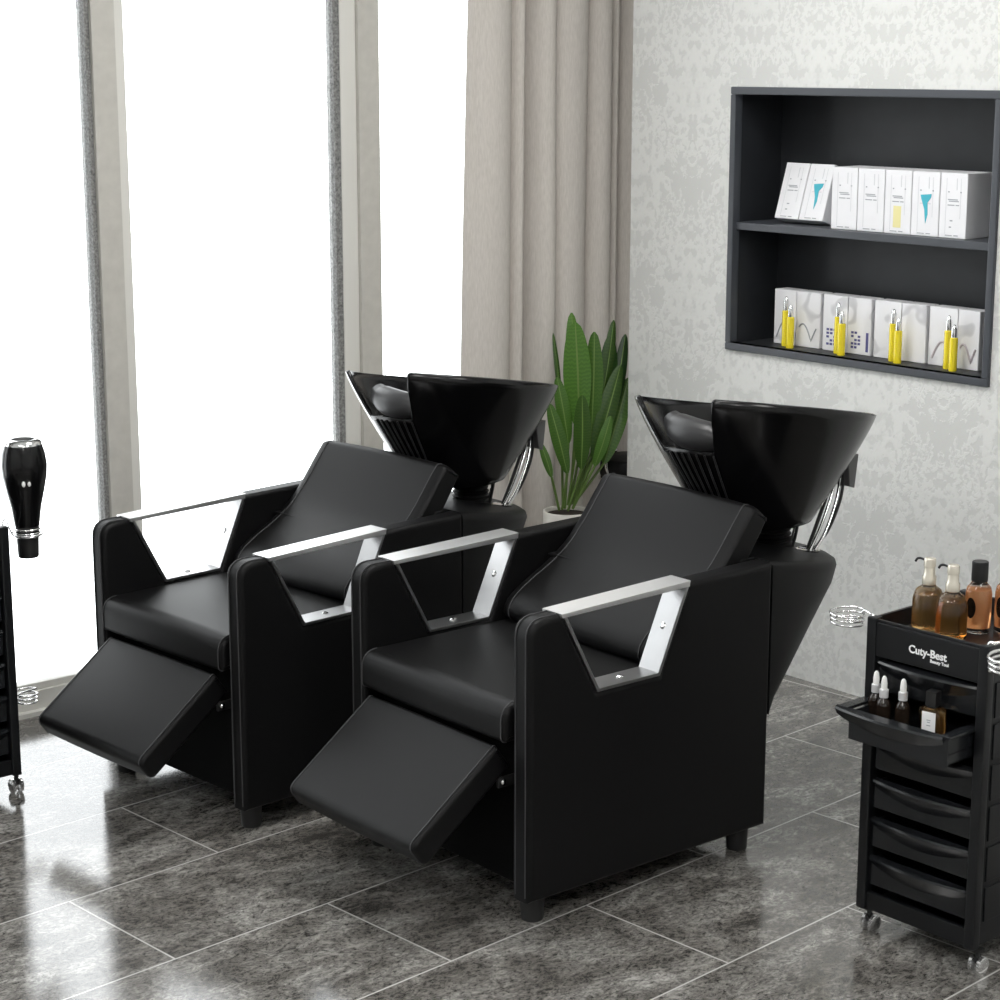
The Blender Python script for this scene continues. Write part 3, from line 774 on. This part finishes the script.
# cartons
def carton_label(t, w, h, style):
    bm = bm_new(); x = -.0004
    def q(y0, y1, z0, z1, mi, dx=0): box(bm, x-dx, x+.0006, -y1, -y0, z0, z1, mi=mi)    # y0..y1 measured towards picture right
    for a_, b_, c_, d_ in ((-.27, -.255, .06, .92), (.255, .27, .30, .92)): q(a_*w, b_*w, c_*h, d_*h, 1)
    for a_ in (-.20, .24): q(a_*w, (a_+.05)*w, .70*h, .72*h, 0); 
    q(.10*w, .13*w, .74*h, .92*h, 1)
    q(-.26*w, .0*w, .035*h, .048*h, 0); q(.06*w, .22*w, .035*h, .050*h, 0)
    mats = ['print_grey', 'print_pale', 'print_teal', 'print_yellow']
    if style in ('teal',):
        prism(bm, [(-y, z) if False else (-y*w, z*h) for y, z in ((-.17, .64), (.22, .66), (.20, .60), (.08, .52), (.10, .34), (.03, .20), (-.02, .42), (-.14, .58))], -.0012, .0004, 'x', mi=2)
        q(-.19*w, .2*w, .50*h, .515*h, 1)
    else:
        for z, a_, b_ in ((.585, -.20, .16), (.56, -.16, .20), (.50, -.20, .05), (.50, .09, .22)): q(a_*w, b_*w, z*h, (z+.016)*h, 0)
        if style == 'yellow': q(-.15*w, .14*w, .10*h, .44*h, 3)
        if style == 'grey':
            q(-.12*w, -.04*w, .16*h, .18*h, 0); q(-.10*w, .0, .26*h, .28*h, 0)
    return finish('printed_label', bm, mats, t, smooth=0)
def carton(y_left, y_right, x, z, d, h, label, group, style=None, tilt=0, matn='carton'):
    w = y_left-y_right
    t = empty('product_box', (x, (y_left+y_right)/2, z)); tag(t, label, 'box', group)
    if tilt:
        t.rotation_euler = (tilt, 0, 0)
    bm = bm_new(); box(bm, 0, d, -w/2+.0006, w/2-.0006, 0, h, .0012, 1); finish('carton', bm, matn, t, smooth=0)
    if style: carton_label(t, w, h, style)
    return t
G1 = 'white tall boxes on the upper shelf'
H = .158
wl = .0815
th = .215
# two cartons lean back against the back panel
def lean(yl, yr, label, style):
    dd, an = .045, .30
    t = carton(yl, yr, 4.082, ZTOP+.0006, dd, .152, label, G1, style)
    t.rotation_euler = (0, an, 0); t.location.z += dd*sin(an)
lean(3.656, 3.573, 'white box with grey print leaning back at the far end of the upper row', 'grey')
lean(3.571, 3.488, 'leaning white box with teal print next to the upright boxes', 'teal')
ys = [3.437, 3.351, 3.264, 3.179, 3.093, 3.010]
labs = [('white box with grey print, first upright one after the leaning pair', 'plain'), ('white box with grey print, second upright one beside the leaning pair', 'plain'), ('upright white box with a pale yellow printed panel on the upper shelf', 'yellow'),
        ('upright white box with teal print between yellow-panel box and row end', 'teal'), ('white box with grey print at the far right end of the upper shelf row', 'grey')]
for i in range(5):
    carton(ys[i]-.0006, ys[i+1]+.0006, 4.055, ZTOP+.0004, .105, H, labs[i][0], G1, labs[i][1])
G2 = 'white boxes in pairs on the lower shelf'
pairs = [((3.677, 3.598, 3.512), 'curl'), ((3.504, 3.419, 3.339), 'navy'), ((3.331, 3.243, 3.162), 'plain'), ((3.155, 3.066, 2.998), 'mauve')]
ordn = ['leftmost', 'second', 'third', 'rightmost']
def print_lower(t, w, h, kind, side):
    if kind == 'plain': return
    bm = bm_new()
    def q(y0, y1, z0, z1): box(bm, -.0008, .0005, -y1*w, -y0*w, z0*h, z1*h)
    if kind == 'navy':
        for r in range(5):
            for c_ in range(3):
                if (r*3+c_+side) % 4 == 3: continue
                q(-.32+c_*.14, -.32+c_*.14+.10, .10+r*.065, .10+r*.065+.04)
        if side: q(.30, .40, .06, .40)
    else:
        pts = [(-.0003, -(-.35+.7*k/14)*w, (.12+.30*abs(sin(PI*k/14+side*.9)))*h) for k in range(15)]
        tube(bm, pts, .0022 if kind == 'curl' else .003, 5)
    finish('printed_label', bm, {'navy': 'print_navy', 'curl': 'print_grey', 'mauve': 'print_mauve'}[kind], t, smooth=0)
desc = {'curl': 'grey curl print', 'navy': 'navy print', 'plain': 'pale marbling', 'mauve': 'mauve wave print'}
for i, (yy, k) in enumerate(pairs):
    for s in (0, 1):
        t = carton(yy[s]-.0008, yy[s+1]+.0008, 4.116, ZBOT+.0004, .050, .148, 'white box, %s half of the %s lower-shelf pair, %s' % (('left' if s == 0 else 'right'), ordn[i], desc[k]), G2, None, matn='marble')
        print_lower(t, yy[s]-yy[s+1], .148, k, s)
G3 = 'yellow bottles on the lower shelf'
def serum(loc, h, label):
    t = empty('serum_bottle', loc); tag(t, label, 'bottle', G3)
    bm = bm_new(); lathe(bm, [(0, 0), (.0095, 0), (.0105, .002), (.0105, h*.70), (.009, h*.72), (0, h*.72)], n=20); finish('body', bm, 'yellow', t, smooth=40)
    bm = bm_new(); lathe(bm, [(0, h*.72), (.0070, h*.72), (.0075, h*.73), (.0075, h*.90), (.005, h*.95), (.004, h*.99), (0, h)], n=18); finish('pump_cap', bm, 'chrome', t, smooth=50)
by = [(3.610, 3.576), (3.428, 3.399), (3.246, 3.214), (3.073, 3.041)]
for i, (ya, yb) in enumerate(by):
    serum((4.090, ya, ZBOT+.0004), .134, 'taller yellow serum bottle before the %s pair of lower boxes' % ordn[i])
    serum((4.070, yb, ZBOT+.0004), .116, 'shorter yellow serum bottle before the %s pair of lower boxes' % ordn[i])

# ------------------------------------------------------------------ plant
PX, PY = 3.858, 4.225
pl = empty('potted_plant', (PX, PY, 0)); tag(pl, 'tall green broad-leaved plant in a white pot before the curtain', 'plant')
bm = bm_new(); lathe(bm, [(0, 0), (.060, 0), (.064, .004), (.070, .36), (.069, .364), (.064, .364), (.063, .350), (.0, .345)], n=36); finish('pot', bm, 'pot', pl, smooth=50)
bm = bm_new(); lathe(bm, [(0, .338), (.0645, .338), (.0645, .352), (.03, .356), (0, .357)], n=30); finish('soil', bm, 'soil', pl, smooth=60)
ER = Vector((.761, -.649, 0)); EF = Vector((.649, .761, 0))     # across and along the room diagonal
def LP(px, py, dep): return ER*((px-567)/355)+EF*dep+Vector((0, 0, .362+(511-py)/348+dep*.2))
leaves = [  # start px, blade start, tip, blade width (m), depth of base, depth of tip, dark (shade painted into the green)
    ((568, 505), (579, 425), (574, 319), .082, .00, .00, 0),
    ((570, 505), (576, 420), (571, 315), .050, .02, .05, 0),
    ((571, 505), (592, 432), (594, 332), .055, .02, .03, 0),
    ((563, 508), (560, 405), (552, 333), .016, .01, .03, 0),
    ((565, 508), (568, 440), (556, 374), .042, -.01, .00, 0),
    ((562, 508), (567, 468), (548, 398), .044, -.03, -.02, 0),
    ((559, 509), (551, 472), (539, 436), .026, -.03, -.03, 0),
    ((568, 509), (581, 462), (581, 386), .052, -.04, -.05, 0),
    ((573, 508), (594, 458), (622, 369), .060, .00, .06, 0),
    ((573, 508), (595, 462), (611, 412), .036, -.02, -.01, 0),
    ((573, 506), (602, 410), (615, 327), .036, .05, .09, 0),
    ((573, 506), (607, 420), (612, 344), .060, .06, .10, 1),
    ((574, 506), (613, 425), (628, 346), .040, .07, .13, 1),
    ((574, 507), (606, 470), (632, 392), .055, .06, .14, 0),
    ((570, 506), (586, 430), (585, 350), .060, .05, .07, 1),
    ((572, 506), (600, 450), (604, 372), .070, .05, .07, 1),
]
for (s, m_, e, wd, d0, d1, dark) in leaves:
    S = LP(*s, d0*.3); Mi = LP(*m_, d0); E_ = LP(*e, d1)
    S.z = max(S.z, .352)
    bm = bm_new(); uvl = bm.loops.layers.uv.new('UVMap')
    path = smooth_pts([Mi, Mi.lerp(E_, .5)+EF*(-.006)+ER*.002, E_], 8)
    N = len(path)-1; rows = []
    side0 = (E_-Mi).cross(EF).normalized()
    tw_ = random.uniform(-.35, .35); side = (side0*cos(tw_)+EF*sin(tw_)).normalized(); nr = (E_-Mi).normalized().cross(side)
    for i, p in enumerate(path):
        u = i/N; wv = wd*.5*(sin(PI*min(1, u*.93+.035))**.75)*(1 if u < .97 else .5)
        fold = .28*wv
        rows.append([p-side*wv+nr*fold*-1, p-side*wv*.5-nr*fold*.35, p, p+side*wv*.5-nr*fold*.35, p+side*wv-nr*fold])
    vr = [[bm.verts.new(q) for q in r] for r in rows]
    for i in range(N):
        for j in range(4):
            fc = bm.faces.new((vr[i][j], vr[i][j+1], vr[i+1][j+1], vr[i+1][j]))
            for lp, (uu, vv) in zip(fc.loops, ((j/4, i/N), ((j+1)/4, i/N), ((j+1)/4, (i+1)/N), (j/4, (i+1)/N))): lp[uvl].uv = (uu, vv)
    lo = finish('leaf', bm, 'leaf_shaded' if dark else 'leaf', pl, smooth=80, wn=False)
    bm = bm_new(); tube(bm, smooth_pts([S, S.lerp(Mi, .5)+Vector((0, 0, .006)), Mi, Mi.lerp(E_, .3)], 5), [.0042]*11+[.0030, .0024, .002, .0016, .0012][:5], 6) if False else tube(bm, smooth_pts([S, S.lerp(Mi, .5), Mi], 5), .0038, 6)
    finish('leaf_stalk', bm, 'stem', lo, smooth=70)

# ------------------------------------------------------------------ stool half hidden behind the wall end
sx, sy = 4.150, 4.262
st = empty('salon_stool', (sx, sy, 0)); tag(st, 'black padded stool with chrome frame half hidden behind the wall end', 'stool')
bm = bm_new(); lathe(bm, [(0, .420), (.085, .420), (.092, .427), (.094, .445), (.090, .472), (.078, .482), (0, .486)], n=32); finish('seat', bm, 'leather', st, smooth=50)
bm = bm_new(); lathe(bm, [(0, .409), (.088, .409), (.0965, .413), (.0965, .421), (.088, .424), (0, .424)], n=32); finish('seat_ring', bm, 'chrome', st, smooth=40)
bm = bm_new(); tube(bm, [(0, 0, .05), (0, 0, .413)], .018, 16); finish('column', bm, 'chrome', st, smooth=60)
bm = bm_new(); lathe(bm, [(0, .0), (.088, 0), (.090, .004), (.085, .012), (.03, .03), (.02, .052), (0, .052)], n=32); finish('base', bm, 'chrome', st, smooth=50)
bm = bm_new(); tube(bm, smooth_pts([(-.085, .0, .425), (-.100, .0, .465), (-.094, .0, .500), (-.06, .0, .508)], 6), .005, 8); finish('handle', bm, 'chrome', st, smooth=60)

# ------------------------------------------------------------------ lights
FILL_PANELS = [(0.2, .3), (2.2, .3), (0.2, 2.2), (2.75, 3.05)]  # positions of the added panels, chosen for the brightness they give
for i, (x, y) in enumerate(FILL_PANELS):
    fill_panel(x, y, 'added unseen glowing ceiling panel, ' + ['corner one over the entrance side', 'one over the aisle by the patterned wall', 'one in front of the left window bays', 'one above the shampoo chairs'][i])
wd = bpy.data.worlds.new('overcast'); scene.world = wd; wd.use_nodes = True
bgn = wd.node_tree.nodes['Background']; bgn.inputs['Color'].default_value = (.97, .985, 1, 1); bgn.inputs['Strength'].default_value = 4.2

# ------------------------------------------------------------------ camera
cam = bpy.data.cameras.new('camera'); co = bpy.data.objects.new('camera', cam); COL.objects.link(co)
cam.sensor_width = 36; cam.lens = 2013.2/1000*36
co.location = (0, 0, 1.6506); co.rotation_euler = (PI/2-.2162, 0, -.7060)
scene.camera = co
cam.clip_start = .05
vs = scene.view_settings; vs.view_transform = 'Standard'; vs.look = 'None'; vs.exposure = 0; vs.gamma = 1; vs.use_curve_mapping = False
